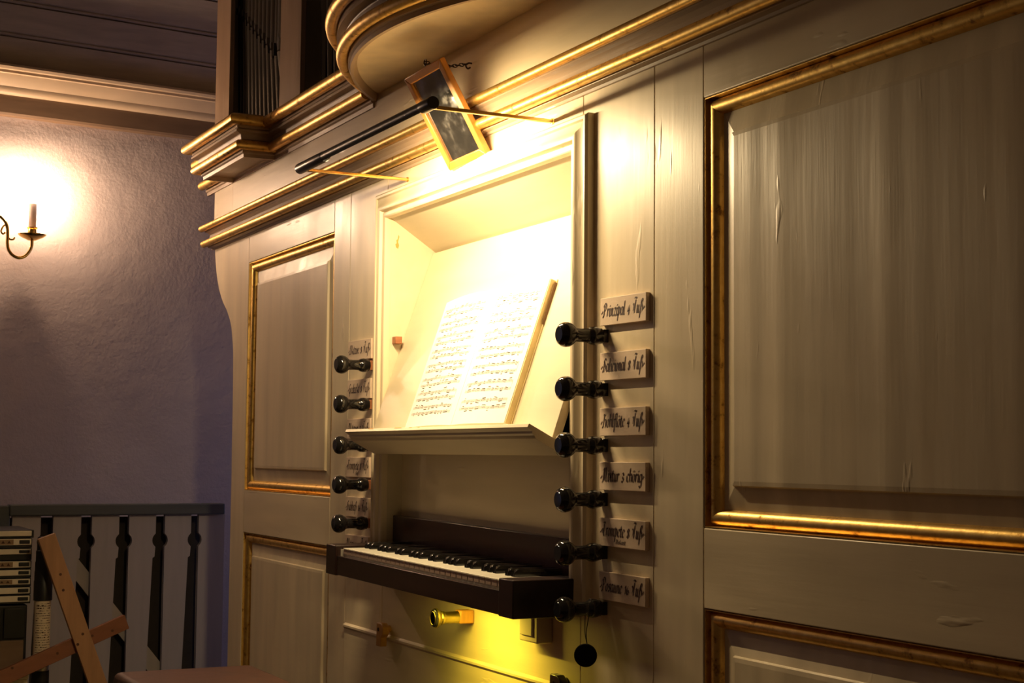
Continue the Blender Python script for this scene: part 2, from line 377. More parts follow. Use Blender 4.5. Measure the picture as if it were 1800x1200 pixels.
# upper cornice, capitals and rounded bay: one profile carried round
UP = [(0, 1.778), (.007, 1.778), (.008, 1.787), (.012, 1.790), (.012, 1.820), (.018, 1.823), (.020, 1.834), (.028, 1.846), (.034, 1.850), (.034, 1.888), (-.01, 1.892), (-.01, 1.80)]
def cornice(name, path, parent, dz=0.):
    b = sweep_plan(name, path, [(d, z + dz) for d, z in UP], 'brown_x', parent, False)
    sweep_plan('gold_roll', path, circ(.024, 1.807 + dz, .0130, 14), 'gold', b)
    sweep_plan('gold_roll', path, circ(.046, 1.869 + dz, .0145, 14), 'gold', b)
    sweep_plan('fillet', path, [(.022, 1.836 + dz), (.036, 1.840 + dz), (.036, 1.846 + dz), (.022, 1.850 + dz)], 'brown_x', b, False)
    return b
cornice('upper_cornice', [(-1.56, 0), (-.19, 0)], OC); cornice('upper_cornice', [(.84, 0), (2.45, 0)], OC)
for x0, x1 in ((-1.285, -.905), (1.555, 1.935)):
    cp = cornice('capital', [(x0, -.002), (x0, -.086), (x1, -.086), (x1, -.002)], OC)
    box('capital_block', x0 + .002, x1 - .002, -.084, .0, 1.790, 1.888, 'brown_x', cp)
BC, BR = Vector((.325, .555)), .752
arc = [(BC.x + BR * math.sin(t), BC.y - BR * math.cos(t)) for t in [math.radians(-42.3 + 84.6 * k / 48) for k in range(49)]]
bay = cornice('rounded_bay', arc, OC, .012)
prism('bay_soffit', arc, 'z', 1.805, 1.83, 'paint', bay); prism('bay_drum', arc, 'z', 1.83, 2.35, 'paint_z', bay)
box('cornice_deck', -1.56, 2.45, -.0, .36, 1.86, 1.884, 'case_dark', OC)
# upper posts and the dark case inside
for x0, x1 in ((-1.520, -1.373), (-.896, -.724), (1.374, 1.546), (2.02, 2.15)): box('post', x0, x1, 0, .014, 1.884, 3.0, 'post', OC, .002)
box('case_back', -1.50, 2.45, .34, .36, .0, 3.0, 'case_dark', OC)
box('case_side', -1.255, -1.235, T, .34, .0, 1.62, 'paint_z', OC)
box('case_side', -1.49, -1.47, T, .34, 1.62, 3.0, 'paint_z', OC)
box('case_bottom_bracket', -1.49, -1.235, T, .34, 1.61, 1.625, 'paint_x', OC)
# the opening: frame moulding, recess lining
OX0, OX1, OZ1 = -.089, .745, 1.512
ofr = thing('opening_frame', '', '', (.33, 0, .8)); ofr.parent = OC; ofr.location = Vector((.33, 0, .8)) - ORG[OC.name]
del ofr['label']; del ofr['category']
FP = [(.058, .0), (.058, -.012), (.054, -.0165), (.049, -.0165), (.046, -.013), (.036, -.0145), (.030, -.020), (.024, -.022), (.018, -.020), (.016, -.0145), (.0145, -.0105), (.0125, -.0145), (.006, -.0150), (.002, -.013), (.0006, -.008), (.0006, .0)]
m = len(FP)
def frame_side(a, b):
    v = [a(d, y) for d, y in FP] + [b(d, y) for d, y in FP]
    f = [tuple(range(m)), tuple(range(2 * m - 1, m - 1, -1))] + [(i, (i + 1) % m, m + (i + 1) % m, m + i) for i in range(m)]
    mesh_obj('frame_moulding', v, f, 'paint_z', ofr, True)
frame_side(lambda d, y: (OX0 - d, y, .742), lambda d, y: (OX0 - d, y, OZ1 + d))
frame_side(lambda d, y: (OX1 + d, y, .742), lambda d, y: (OX1 + d, y, OZ1 + d))
frame_side(lambda d, y: (OX0 - d, y, OZ1 + d), lambda d, y: (OX1 + d, y, OZ1 + d))
side = [(.0, .742), (.034, .742), (.034, 1.02), (.15, 1.40), (.15, 1.47), (.0, 1.545)]
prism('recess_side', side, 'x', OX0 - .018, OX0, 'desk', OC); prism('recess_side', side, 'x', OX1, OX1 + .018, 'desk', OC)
# sloping recess ceiling
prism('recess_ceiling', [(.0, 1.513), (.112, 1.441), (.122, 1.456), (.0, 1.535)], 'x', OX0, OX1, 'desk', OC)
box('recess_back', OX0, OX1, .034, .050, .742, 1.02, 'paint_x', OC)
# chipped paint on the recess side
mesh_obj('paint_chip', [(OX0 + .0006, y, z) for y, z in ((.012, 1.450), (.017, 1.447), (.019, 1.455), (.0165, 1.462), (.0195, 1.474), (.0175, 1.478), (.0155, 1.468), (.0125, 1.466), (.0135, 1.459), (.0105, 1.457))], [tuple(range(10))], 'worn_wood', OC)
tag(box('wooden_stop_block', OX0, OX0 + .020, .006, .022, 1.238, 1.254, 'peg_wood', None, .0015), 'small reddish wooden block on the left side of the music recess', 'wood block')

# ------------------------------------------------------------------ music desk
MD = thing('music_desk', 'cream sloping music desk board with a moulded ledge', 'music desk', (.328, -.04, 1.04))
k = .346
def dk(z, off): return (-.032 + k * (z - 1.061)) - off
def desk_pt(x, s, off):
    """point on the desk: s metres up the slope from its foot at z=1.028, off metres proud of it"""
    c = 1 / math.sqrt(1 + k * k); sn = k * c
    y = -.032 + k * (1.028 - 1.061) + s * sn - off * c; z = 1.028 + s * c + off * sn
    return Vector((x, y, z))
n0, n1 = desk_pt(0, -.004, 0), desk_pt(0, .4385, 0); n2, n3 = desk_pt(0, .444, -.016), desk_pt(0, -.004, -.016)
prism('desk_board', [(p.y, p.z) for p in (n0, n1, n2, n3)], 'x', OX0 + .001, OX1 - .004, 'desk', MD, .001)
t = math.radians(-27); ct, st_ = math.cos(t), math.sin(t)
def lp(a, b): return (-.092 + a * ct - b * st_, 1.0525 + a * st_ + b * ct)       # a back along the ledge, b up from its top face
LP = [lp(*p) for p in ((.0, -.001), (.001, 0), (.068, 0), (.082, -.012), (.082, -.017), (.075, -.017), (.022, -.0165), (.018, -.013), (.013, -.012), (.011, -.0085), (.003, -.0075), (.0, -.0065))]
v = [(x, y, z) for x in (-.098, .752) for y, z in LP]; m = len(LP)
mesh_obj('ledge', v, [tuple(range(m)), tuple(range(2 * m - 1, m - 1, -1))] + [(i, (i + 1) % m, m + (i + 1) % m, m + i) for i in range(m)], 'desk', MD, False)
for x0, x1 in ((.17, .21), (.245, .262), (.285, .30), (.03, .06)):
    a = [lp(-.0004, -.0015), lp(.0006, .0004), lp(.006, .0004)]
    v = [(x0, *a[0]), (x0 + .004, *a[1]), (x0 + .01, *a[2]), (x1, *a[0]), (x1 - .006, *a[1]), (x1 - .009, *a[2])]
    mesh_obj('paint_chip', v, [(0, 1, 4, 3), (1, 2, 5, 4)], 'worn_wood', MD)

# ------------------------------------------------------------------ music book
MBK = thing('music_book', 'open white book of printed organ music on the desk', 'sheet music', desk_pt(.335, .018, .01))
S0, S1, GX, BX0, BX1 = .026, .302, .337, .097, .570
def page_off(x):
    if x > GX:
        u = (x - GX) / (BX1 - GX); return .011 + .006 * math.sin(min(1, u * 2.2) * math.pi / 2) - .003 * u * u
    u = (GX - x) / (GX - BX0); return .011 + .005 * math.sin(min(1, u * 2.6) * math.pi / 2) - .012 * u ** 1.6
def pages(name, xa, xb, n=16):
    v = []; f = []
    for i in range(n + 1):
        x = xa + (xb - xa) * i / n; top = page_off(x); bot = .002
        extra = .004 * math.sin(math.pi * i / n)
        for s in (S0, S1 + extra):
            v.append(desk_pt(x, s, top)); v.append(desk_pt(x, s, min(bot, top - .001)))
    for i in range(n):
        a, b = i * 4, i * 4 + 4
        f += [(a, a + 2, b + 2, b), (a + 1, b + 1, b + 3, a + 3), (a, b, b + 1, a + 1), (a + 2, a + 3, b + 3, b + 2)]
    f += [(0, 1, 3, 2), (n * 4, n * 4 + 2, n * 4 + 3, n * 4 + 1)]
    return mesh_obj(name, v, f, 'paper', MBK, True)
pl_ = pages('left_page', BX0, GX - .0006); pr_ = pages('right_page', GX + .0006, BX1)
# cover edges and brown tape on the right
def slab(name, xa, xb, s0, s1, o0, o1, mat, parent):
    v = [desk_pt(x, s, o) for x in (xa, xb) for s in (s0, s1) for o in (o0, o1)]
    return mesh_obj(name, v, [(0, 1, 3, 2), (4, 6, 7, 5), (0, 4, 5, 1), (2, 3, 7, 6), (0, 2, 6, 4), (1, 5, 7, 3)], mat, parent)
slab('cover', BX0 - .002, BX1 + .006, S0 - .002, S1 + .003, .0005, .0022, 'cover', MBK)
slab('page_edge', BX1 + .0002, BX1 + .003, S0, S1, .0022, .0128, 'cover', MBK)
slab('cover_tape', BX1 + .0062, BX1 + .0072, S1 - .085, S1 - .004, .0002, .006, 'spine', MBK)
def print_music(name, xa, xb, nsys, seed, parent):
    rnd = random.Random(seed); bm = bmesh.new()
    def q(x0, s0, x1, s1, w=.0008, vert=False):
        pts = []
        for x, s, dx, ds in ((x0, s0, 0, -w / 2), (x1, s1, 0, -w / 2), (x1, s1, 0, w / 2), (x0, s0, 0, w / 2)) if not vert else ((x0, s0, -w / 2, 0), (x1, s1, -w / 2, 0), (x1, s1, w / 2, 0), (x0, s0, w / 2, 0)):
            pts.append(bm.verts.new(desk_pt(x + dx, s + ds, page_off(x + dx) + .0005)))
        bm.faces.new(pts)
    H = (S1 - S0 - .032) / nsys
    for i in range(nsys):
        top = S1 - .016 - i * H
        for stf in range(2):
            b = top - .0035 - stf * H * .42; g = .0011
            for L in range(5):
                n = 8
                for j in range(n): q(xa + (xb - xa) * j / n, b - L * g, xa + (xb - xa) * (j + 1) / n, b - L * g, .00022)
            x = xa + .010 + rnd.random() * .005
            while x < xb - .01:
                cnt = rnd.choice((2, 3, 4, 4)); up = rnd.choice((1, -1)); st = .0042 + .0008 * rnd.random(); b0 = b - rnd.random() * 4 * g; sl = (rnd.random() - .5) * .0016
                ys = []
                for j in range(cnt):
                    yy = b0 + sl * j + (rnd.random() - .5) * .0016; xx = x + j * st; ys.append((xx, yy))
                    q(xx - .0008, yy, xx + .0008, yy + .0003, .0011)
                    q(xx + .0007 * up, yy, xx + .0007 * up, b0 + sl * j + up * .0042, .0003, True)
                if cnt > 1 and ys[-1][0] < xb: q(ys[0][0] + .0007 * up, b0 + up * .0042, ys[-1][0] + .0007 * up, b0 + sl * (cnt - 1) + up * .0042, .0010)
                x += cnt * st + .003 + rnd.random() * .004
        q(xa, top - .0035, xa, top - .0035 - H * .42 - .0044, .0004, True); q(xb, top - .0035, xb, top - .0035 - H * .42 - .0044, .0004, True)
    return bm_obj(name, bm, 'music_ink', parent)
print_music('printed_music', BX0 + .016, GX - .022, 8, 1, pl_); print_music('printed_music', GX + .022, BX1 - .016, 7, 2, pr_)

# ------------------------------------------------------------------ keyboard
KB = thing('keyboard', 'dark walnut organ keyboard with white naturals and black sharps', 'keyboard', (.335, -.05, .7455))
KB.rotation_euler = (0, .0125, 0)
K0, KP, KZ, KF = -.028, .0234, .8005, -.120
box('cheek', -.105, -.0475, -.131, .030, .7425, .8045, 'walnut', KB, .0018); box('cheek', .7225, .775, -.131, .0, .7425, .8045, 'walnut', KB, .0018)
box('key_slip', -.0475, .7225, -.1285, -.1215, .7440, .7835, 'walnut', KB, .001)
box('key_bed', -.0475, .7225, -.1215, .030, .7440, .760, 'walnut', KB)
box('fallboard', -.086, .742, .012, .030, .7600, .8640, 'walnut_red', KB, .0015)
box('front_rail', -.0475, .7225, -.1195, -.1165, .7600, .7965, 'ivory', KB)
white_pat = 'CDEFGAB'
def key_mesh(nm, sharp_l, sharp_r):
    hw = KP / 2 - .0004
    return hw
base_w = None; front_me = None
for i in range(32):
    xc = K0 + KP * (i + .5)
    if base_w is None:
        base_w = box('white_key', xc - KP / 2 + .0004, xc + KP / 2 - .0004, KF - .0015, .010, KZ - .0030, KZ, 'ivory', KB, .0006, 1)
        front_me = box('key_front', xc - KP / 2 + .0018, xc + KP / 2 - .0018, KF - .0008, -.1198, KZ - .0125, KZ - .0030, 'key_front', base_w)
        o0 = base_w
    else:
        o = base_w.copy(); COL.objects.link(o); o.location = (KP * i, 0, 0); c = front_me.copy(); COL.objects.link(c); c.parent = o
        o['n'] = 0; del o['n']
bk = None; j = 0
for i in range(31):
    if white_pat[i % 7] in 'EB': continue
    xc = K0 + KP * (i + 1)
    if bk is None:
        x0 = xc; w0, w1 = .0058, .0046
        v = []
        for y, zt in ((-.075, .0115), (-.071, .0130), (.010, .0120)):
            for (w, z) in ((w0, -.002), (w0, .0075), (w1, zt), ): v.append((xc - w, y, KZ + z))
            for (w, z) in ((w1, zt), (w0, .0075), (w0, -.002)): v.append((xc + w, y, KZ + z))
        v = [(a, b - (.006 if (n % 6 in (0, 1, 4, 5) and n < 6) else 0), c) for n, (a, b, c) in enumerate(v)]
        f = [(0, 1, 2, 3, 4, 5)[::-1], tuple(range(12, 18))]
        for s in (0, 6):
            for q_ in range(6): f.append((s + q_, s + (q_ + 1) % 6, s + 6 + (q_ + 1) % 6, s + 6 + q_))
        bk = mesh_obj('black_key', v, f, 'ebony', KB, True, .0009, 2)
    else:
        o = bk.copy(); COL.objects.link(o); o.location = (xc - x0, 0, 0)
# lamp under the keyboard
LED = thing('keyboard_underlight', 'yellow light strip fixed under the keyboard', 'lamp', (.41, -.095, .738))
box('strip_housing', .23, .59, -.101, -.089, .7400, .7435, 'black_metal', LED, .001)
box('diffuser', .232, .588, -.099, -.091, .7388, .7402, 'led', LED)
l = bpy.data.lights.new('led_light', 'AREA'); l.shape = 'RECTANGLE'; l.size = .36; l.size_y = .008; l.energy = LED_W; l.color = (1, .74, .06)
lo = bpy.data.objects.new('led_light', l); COL.objects.link(lo); lo.parent = LED; lo.location = (0, 0, .0004); lo.rotation_euler = (0, .0125, 0)

# ------------------------------------------------------------------ lettering
GL = {
 'a': (.50, [[(.42, .95), (.15, 1), (.05, .7), (.05, .2), (.18, 0), (.40, .25)], [(.42, 1), (.40, .15), (.52, 0)]]),
 'b': (.48, [[(.10, 1.75), (.06, .15), (.22, 0), (.40, .3), (.38, .85), (.2, 1), (.08, .8)]]),
 'c': (.40, [[(.38, .85), (.22, 1), (.05, .75), (.05, .2), (.2, 0), (.38, .2)]]),
 'd': (.48, [[(.40, .9), (.15, .95), (.05, .6), (.05, .2), (.2, 0), (.40, .25)], [(.44, 1.75), (.40, 0)]]),
 'e': (.42, [[(.06, .45), (.36, .75), (.24, 1), (.06, .75), (.06, .2), (.2, 0), (.40, .2)]]),
 'f': (.38, [[(.46, 1.65), (.32, 1.75), (.22, 1.4), (.14, -.7)], [(.05, .98), (.38, .98)]]),
 'g': (.48, [[(.40, .9), (.15, .95), (.05, .6), (.05, .2), (.2, 0), (.40, .25)], [(.42, 1), (.38, -.45), (.2, -.7), (.05, -.5)]]),
 'h': (.50, [[(.12, 1.75), (.06, 0)], [(.08, .75), (.28, 1), (.40, .85), (.38, .1), (.30, -.1)]]),
 'i': (.26, [[(.02, .85), (.13, 1), (.10, .15), (.24, 0)], [(.13, 1.42), (.18, 1.34)]]),
 'k': (.48, [[(.12, 1.75), (.06, 0)], [(.40, .95), (.10, .5), (.26, .5), (.44, 0)]]),
 'l': (.26, [[(.14, 1.8), (.08, .18), (.22, 0)]]),
 'm': (.72, [[(.02, .85), (.12, 1), (.08, 0)], [(.12, .75), (.28, 1), (.36, .85), (.32, 0)], [(.36, .75), (.52, 1), (.60, .85), (.56, .12), (.68, 0)]]),
 'n': (.50, [[(.02, .85), (.12, 1), (.08, 0)], [(.12, .75), (.28, 1), (.37, .85), (.34, .12), (.46, 0)]]),
 'o': (.44, [[(.22, 1), (.05, .75), (.05, .22), (.2, 0), (.38, .25), (.38, .78), (.22, 1)]]),
 'p': (.48, [[(.02, .85), (.14, 1.1), (.06, -.75)], [(.12, .8), (.30, 1), (.40, .75), (.36, .2), (.2, 0), (.08, .15)]]),
 'r': (.36, [[(.02, .85), (.12, 1), (.08, 0)], [(.12, .72), (.26, 1), (.36, .88)]]),
 's': (.38, [[(.36, .88), (.2, 1), (.08, .75), (.32, .35), (.2, 0), (.03, .14)]]),
 't': (.32, [[(.16, 1.4), (.10, .18), (.24, 0), (.32, .1)], [(.0, 1), (.30, 1)]]),
 'u': (.50, [[(.02, .85), (.12, 1), (.09, .2), (.2, 0), (.36, .25)], [(.40, 1), (.36, .12), (.48, 0)]]),
 'v': (.46, [[(.02, .85), (.12, 1), (.10, .2), (.22, 0), (.40, .5), (.36, 1)]]),
 'x': (.44, [[(.02, .9), (.12, 1), (.30, .05), (.42, 0)], [(.40, 1), (.04, 0)], [(.08, .5), (.36, .5)]]),
 'z': (.44, [[(.04, .95), (.36, 1), (.06, .05), (.24, .12), (.40, -.05)]]),
 'ß': (.56, [[(.08, -.75), (.22, 1.3), (.36, 1.75), (.48, 1.5), (.34, 1.0), (.50, .7), (.46, .15), (.30, 0)]]),
 'P': (.66, [[(.0, .05), (.12, 0), (.26, 1.55)], [(.06, 1.3), (.2, 1.75), (.48, 1.7), (.56, 1.25), (.42, .85), (.24, .85)]]),
 'S': (.62, [[(.0, .1), (.10, 0), (.24, 1.3)], [(.52, 1.55), (.38, 1.75), (.2, 1.4), (.46, .7), (.38, .1), (.2, 0)]]),
 'H': (.72, [[(.0, .05), (.12, 0), (.28, 1.55)], [(.04, 1.5), (.2, 1.7), (.40, 1.55), (.60, 1.72)], [(.34, .9), (.52, 1.0), (.60, .7), (.50, -.1)]]),
 'M': (.90, [[(.0, -.1), (.12, 0), (.26, 1.7)], [(.04, 1.4), (.2, 1.72), (.36, 1.5), (.34, .1)], [(.36, 1.5), (.62, 1.72), (.66, .15), (.80, 0)]]),
 'T': (.66, [[(.08, 1.62), (.30, 1.78), (.54, 1.66)], [(.34, 1.6), (.26, .5), (.34, .0), (.46, .1)], [(.04, .9), (.14, .7), (.08, .3)]]),
 'D': (.66, [[(.10, 1.6), (.2, .1), (.0, 0)], [(.04, 1.4), (.3, 1.72), (.56, 1.3), (.54, .4), (.3, 0), (.16, .1)]]),
 'O': (.66, [[(.0, .0), (.10, .1), (.26, 1.75), (.10, 1.1)], [(.28, 1.75), (.46, 1.5), (.50, .5), (.36, 0), (.16, .1)]]),
 'G': (.66, [[(.50, 1.5), (.36, 1.75), (.10, 1.2), (.08, .4), (.28, 0), (.48, .2), (.46, .8), (.30, .9)], [(.46, .5), (.36, -.7)]]),
 'B': (.66, [[(.0, .05), (.12, 0), (.22, 1.6)], [(.06, 1.4), (.3, 1.75), (.50, 1.45), (.30, .95), (.54, .6), (.46, .1), (.2, 0)]]),
 'F': (.62, [[(.16, 1.95), (.34, 2.05), (.62, 1.95)], [(.44, 1.75), (.36, .9), (.30, .0)], [(.04, 1.25), (.18, 1.0), (.16, .6), (.06, .3)]]),
 '1': (.28, [[(.04, .8), (.16, 1.1), (.12, 0)]]), '2': (.42, [[(.06, .85), (.22, 1.1), (.36, .8), (.04, 0), (.2, .1), (.38, 0)]]),
 '3': (.40, [[(.06, 1.0), (.24, 1.1), (.32, .8), (.16, .55), (.34, .25), (.2, -.1), (.03, .05)]]),
 '4': (.46, [[(.30, 1.15), (.04, .4), (.42, .45)], [(.30, .8), (.24, -.15)]]),
 '6': (.42, [[(.34, 1.2), (.1, .8), (.06, .2), (.2, 0), (.36, .25), (.28, .55), (.1, .45)]]),
 '8': (.42, [[(.34, 1.0), (.2, 1.15), (.08, .9), (.34, .3), (.22, 0), (.06, .2), (.32, .8), (.34, 1.0)]]),
 ' ': (.40, []), '·': (.30, [[(.12, .62), (.16, .5), (.12, .42)]]),
}
GL['ö'] = (.44, GL['o'][1] + [[(.12, 1.42), (.17, 1.33)], [(.30, 1.42), (.35, 1.33)]])
def lettering(name, text, x0, x1, zb, xh, y, parent, slant=.10, nib=.21):
    W = sum(GL[c][0] + .05 for c in text); sx = (x1 - x0) / W; bm = bmesh.new(); cx = 0
    nx, nz = nib * .75, nib * .95
    for c in text:
        adv, strokes = GL[c]
        for s_i, s in enumerate(strokes):
            pts = [Vector((p.x, p.y)) for p in smooth_pts([(a, b, 0) for a, b in s], 4)]
            k2 = 2.0 if c == '·' else 1
            for a, b in zip(pts, pts[1:]):
                quad = [(a.x - nx * k2 * .5, a.y - nz * k2 * .5), (b.x - nx * k2 * .5, b.y - nz * k2 * .5), (b.x + nx * k2 * .5, b.y + nz * k2 * .5), (a.x + nx * k2 * .5, a.y + nz * k2 * .5)]
                d = b - a
                if abs(d.x * nz - d.y * nx) < .012 * max(d.length, 1e-6):      # stroke along the nib: give it a hairline width
                    e = .02; quad = [(a.x - e, a.y + e), (b.x - e, b.y + e), (b.x + e, b.y - e), (a.x + e, a.y - e)]
                vs = [bm.verts.new((x0 + (cx + qx + slant * qz) * sx, y, zb + qz * xh)) for qx, qz in quad]
                bm.faces.new(vs)
        cx += adv + .05
    for f in bm.faces:
        f.normal_update()
        if f.normal.y > 0: f.normal_flip()
    return bm_obj(name, bm, 'ink', parent)

# ------------------------------------------------------------------ stop knobs and their name plates
def stop_knob(x, z, label, wood, worn=False, L=.086):
    t = thing('stop_knob', label, 'organ stop', (x, 0, z), 'organ stop knobs')
    f = L - .086
    prof = [(.0, .0015), (.0085, .0012), (.0125, 0.0), (.0165, .0022), (.0195, .0070), (.0205, .0125), (.0195, .0185), (.0165, .0240), (.0130, .0275), (.0115, .0305), (.0110, .038 + f), (.0112, .052 + f), (.0124, .0545 + f), (.0142, .0580 + f), (.0152, .0635 + f), (.0148, .0690 + f), (.0134, .0735 + f), (.0130, .0750 + f), (.0130, .0765 + f), (0, .0765 + f)]
    kn = lathe('turned_knob', prof, (x, -L, z), (0, 1, 0), 'ebony', t, 32)
    lathe('knob_face', [(.0, -.0006), (.0120, -.0005), (.0130, .0010), (.0, .0030)], (x, -L, z), (0, 1, 0), 'ebony_face', t, 24)
    box('square_shank', x - .0105, x + .0105, -L + .0760 + f, .0, z - .0105, z + .0105, wood, t, .0008)
    return t
KZS = [1.194, 1.107, 1.017, .9305, .846, .757]
RN = ['Prinzipal 4 Fuß', 'Salicional 8 Fuß', 'Hohlflöte 4 Fuß', 'Mixtur 3 chörig', 'Trompete 8 Fuß', 'Posaune 16 Fuß']
LN = ['Oktave 8 Fuß', 'Gedackt 8 Fuß', 'Oktave 2 Fuß', 'Trompete 8 Fuß', 'Subbaß 16 Fuß', 'Oktave 4 Fuß']
ORD = ['top', 'second', 'third', 'fourth', 'fifth', 'lowest']
for i, z in enumerate(KZS):
    stop_knob(.842, z, 'black turned stop knob, %s of the right column beside the music desk' % ORD[i], 'ebony' if i else 'walnut')
    if i < 5: stop_knob(-.186, z + .002, 'black turned stop knob, %s of the left column beyond the music desk' % (ORD[i] if i < 4 else 'fifth and lowest'), 'peg_wood')
TIN = [.006, .003, -.001, -.003, -.004, -.006]
for col in (0, 1):
    for i, z in enumerate(KZS):
        if col: x0, x1, nm = .838, .979, RN[i]
        else: x0, x1, nm = -.322, -.178, LN[i]
        zt = [1.2545, 1.166, 1.077, .9905, .9010, .8155][i] + (.002 if not col else 0); zb = zt - .0445
        if not col and i == 5: zt -= .0; zb = zt - .043
        t = thing('name_plate', 'pale wooden plate lettered %s, %s in the %s column of stop knobs' % (nm, ORD[i], 'right' if col else 'left'), 'name plate', ((x0 + x1) / 2, 0, zb), 'stop name plates')
        t['rot'] = 0; del t['rot']
        box('plate', x0, x1, -.0075, 0, zb, zt, 'plate', t, .0006)
        two = nm == 'Trompete 8 Fuß'
        lettering('lettering', '·' + nm + '·', x0 + .003, x1 - .004, zb + (.0170 if two else .0145), .0118, -.0079, t)
        if two: lettering('lettering', 'Diskant' if col else 'Baß', x0 + (.052 if col else .062), x0 + (.082 if col else .078), zb + .0055, .0040, -.0079, t)
        t.rotation_euler = (0, (.010, .003, -.003, -.004, .004, .006)[i] if col else (.006, .004, 0, 0, .003, .0)[i], 0)

# ------------------------------------------------------------------ lamp over the desk
TY, TZ, TR_ = -.236, 1.588, .0105
LA = thing('desk_lamp', 'black tubular lamp on two brass arms above the music desk', 'lamp', (.33, 0, 1.588))
# half-open shade: arc shell open towards the wall and downwards
op = math.radians(-50); half = math.radians(66)
angs = [op + half + (2 * math.pi - 2 * half) * i / 22 for i in range(23)]
sh = [(TY + TR_ * math.cos(a), TZ + TR_ * math.sin(a)) for a in angs] + [(TY + (TR_ - .0012) * math.cos(a), TZ + (TR_ - .0012) * math.sin(a)) for a in angs[::-1]]
m = len(sh); v = [(x, y, z) for x in (-.012, .668) for y, z in sh]
mesh_obj('shade', v, [(i, (i + 1) % m, m + (i + 1) % m, m + i) for i in range(m)] + [(i, i + 1, m - 2 - i, m - 1 - i) for i in range(22)] + [(m + i, m + m - 1 - i, m + m - 2 - i, m + i + 1) for i in range(22)], 'black_metal', LA, True)
for x0, x1 in ((-.014, .140), (.630, .672)): lathe('end_cap', [(0, 0), (TR_ + .0004, 0), (TR_ + .0008, .003), (TR_ + .0008, x1 - x0 - .003), (TR_ + .0004, x1 - x0), (0, x1 - x0)], (x0, TY, TZ), (1, 0, 0), 'black_metal', LA)
lathe('lamp_tube', [(0, 0), (.0045, 0), (.0045, .47), (0, .47)], (.15, TY, TZ), (1, 0, 0), 'tube_glow', LA, 12)
for x in (.003, .656):
    prism('arm', [(x - .0035, TZ - .0075), (x + .0035, TZ - .0075), (x + .0035, TZ - .001), (x - .0035, TZ - .001)], 'y', TY + .006, 0, 'brass', LA, .0012)
    lathe('hinge_pin', [(0, 0), (.0022, 0), (.0022, .010), (0, .010)], (x - .005, TY + .014, TZ - .004), (1, 0, 0), 'brass', LA, 10)
    lathe('wall_foot', [(0, 0), (.0055, 0), (.005, .003), (0, .004)], (x, 0, TZ - .004), (0, -1, 0), 'brass', LA, 14)
area('lamp_light', (.385, TY + .0085 * math.cos(op), TZ + .0085 * math.sin(op)), (0, math.cos(op), math.sin(op)), .47, .008, LAMP_W, (1, .74, .40), LA)

# ------------------------------------------------------------------ mirror on a chain
MI = thing('hanging_mirror', 'small tilted mirror in an orange wooden frame hung on a chain', 'mirror', (.340, -.060, 1.6515))
ORG[MI.name] = Vector()
MI.matrix_world = Matrix.Translation((.340, -.060, 1.6515)) @ Matrix.Rotation(.072, 4, 'Z') @ Matrix.Rotation(.519, 4, 'X') @ Matrix.Rotation(-.049, 4, 'Y')
mw, mh, fw = .154, .199, .0158
def bar(poly): return prism('frame_bar', poly, 'y', -.009, .004, 'mirror_wood', MI, .002)
X1, Z1, X0, Z0 = mw / 2, mh / 2, mw / 2 - fw, mh / 2 - fw
bar([(-X1, -Z1), (X1, -Z1), (X0, -Z0), (-X0, -Z0)]); bar([(-X1, Z1), (-X0, Z0), (X0, Z0), (X1, Z1)])
bar([(-X1, -Z1), (-X0, -Z0), (-X0, Z0), (-X1, Z1)]); bar([(X1, -Z1), (X1, Z1), (X0, Z0), (X0, -Z0)])
box('mirror_glass', -X0 - .003, X0 + .003, -.004, -.001, -Z0 - .003, Z0 + .003, 'mirror', MI)
box('backing', -X0 - .003, X0 + .003, -.001, .003, -Z0 - .003, Z0 + .003, 'peg_wood', MI)
inv = MI.matrix_world.inverted()
bm = bmesh.new(); a, b = Vector((.324, -.014, 1.760)), Vector((.338, -.108, 1.748)); n = 12
for i in range(n):
    p = a.lerp(b, (i + .5) / n) - Vector((0, 0, .006 * math.sin(math.pi * (i + .5) / n))); d = (b - a).normalized(); s_ = Vector((0, 0, 1)) if i % 2 else d.cross(Vector((0, 0, 1))).normalized()
    tube_bm(bm, [inv @ (p + d * .0062 * math.cos(q) + s_ * .0030 * math.sin(q)) for q in [2 * math.pi * j / 10 for j in range(10)]], .0010, 5, True)
bm_obj('chain', bm, 'chain', MI, True)
tube('wall_hook', [inv @ Vector(p) for p in smooth_pts([(.324, .0, 1.762), (.324, -.010, 1.762), (.324, -.016, 1.757), (.324, -.012, 1.751), (.324, -.006, 1.754)], 4)], .0017, 'chain', MI, 6)
tube('eyelet', [inv @ (b + Vector((.006 * math.cos(q), 0, .006 * math.sin(q)))) for q in [2 * math.pi * j / 12 for j in range(12)]], .0013, 'chain', MI, 6, True)

# ------------------------------------------------------------------ small things below the keyboard
CK = thing('coupler_knob', 'brass coupler knob with a black face on an oak block under the keyboard', 'organ stop', (.343, 0, .695))
lathe('knob_shaft', [(0, .004), (.016, .004), (.0182, .002), (.0185, .006), (.0150, .0095), (.0128, .012), (.0135, .0145), (.0122, .017), (.0125, .020), (.0112, .022), (.0112, .044), (.0118, .050), (.0, .050)], (.343, -.078, .695), (0, 1, 0), 'old_brass', CK, 28)
lathe('knob_face', [(0, 0), (.0152, .0), (.0165, .0016), (.0165, .0035), (0, .0045)], (.343, -.0795, .695), (0, 1, 0), 'ebony_face', CK, 28)
lathe('face_ring', [(.0115, -.0002), (.0122, -.0012), (.0129, -.0002)], (.343, -.0795, .695), (0, 1, 0), 'old_brass', CK, 28)
box('oak_block', .330, .356, -.029, .0, .6835, .7085, 'oak', CK, .0025)
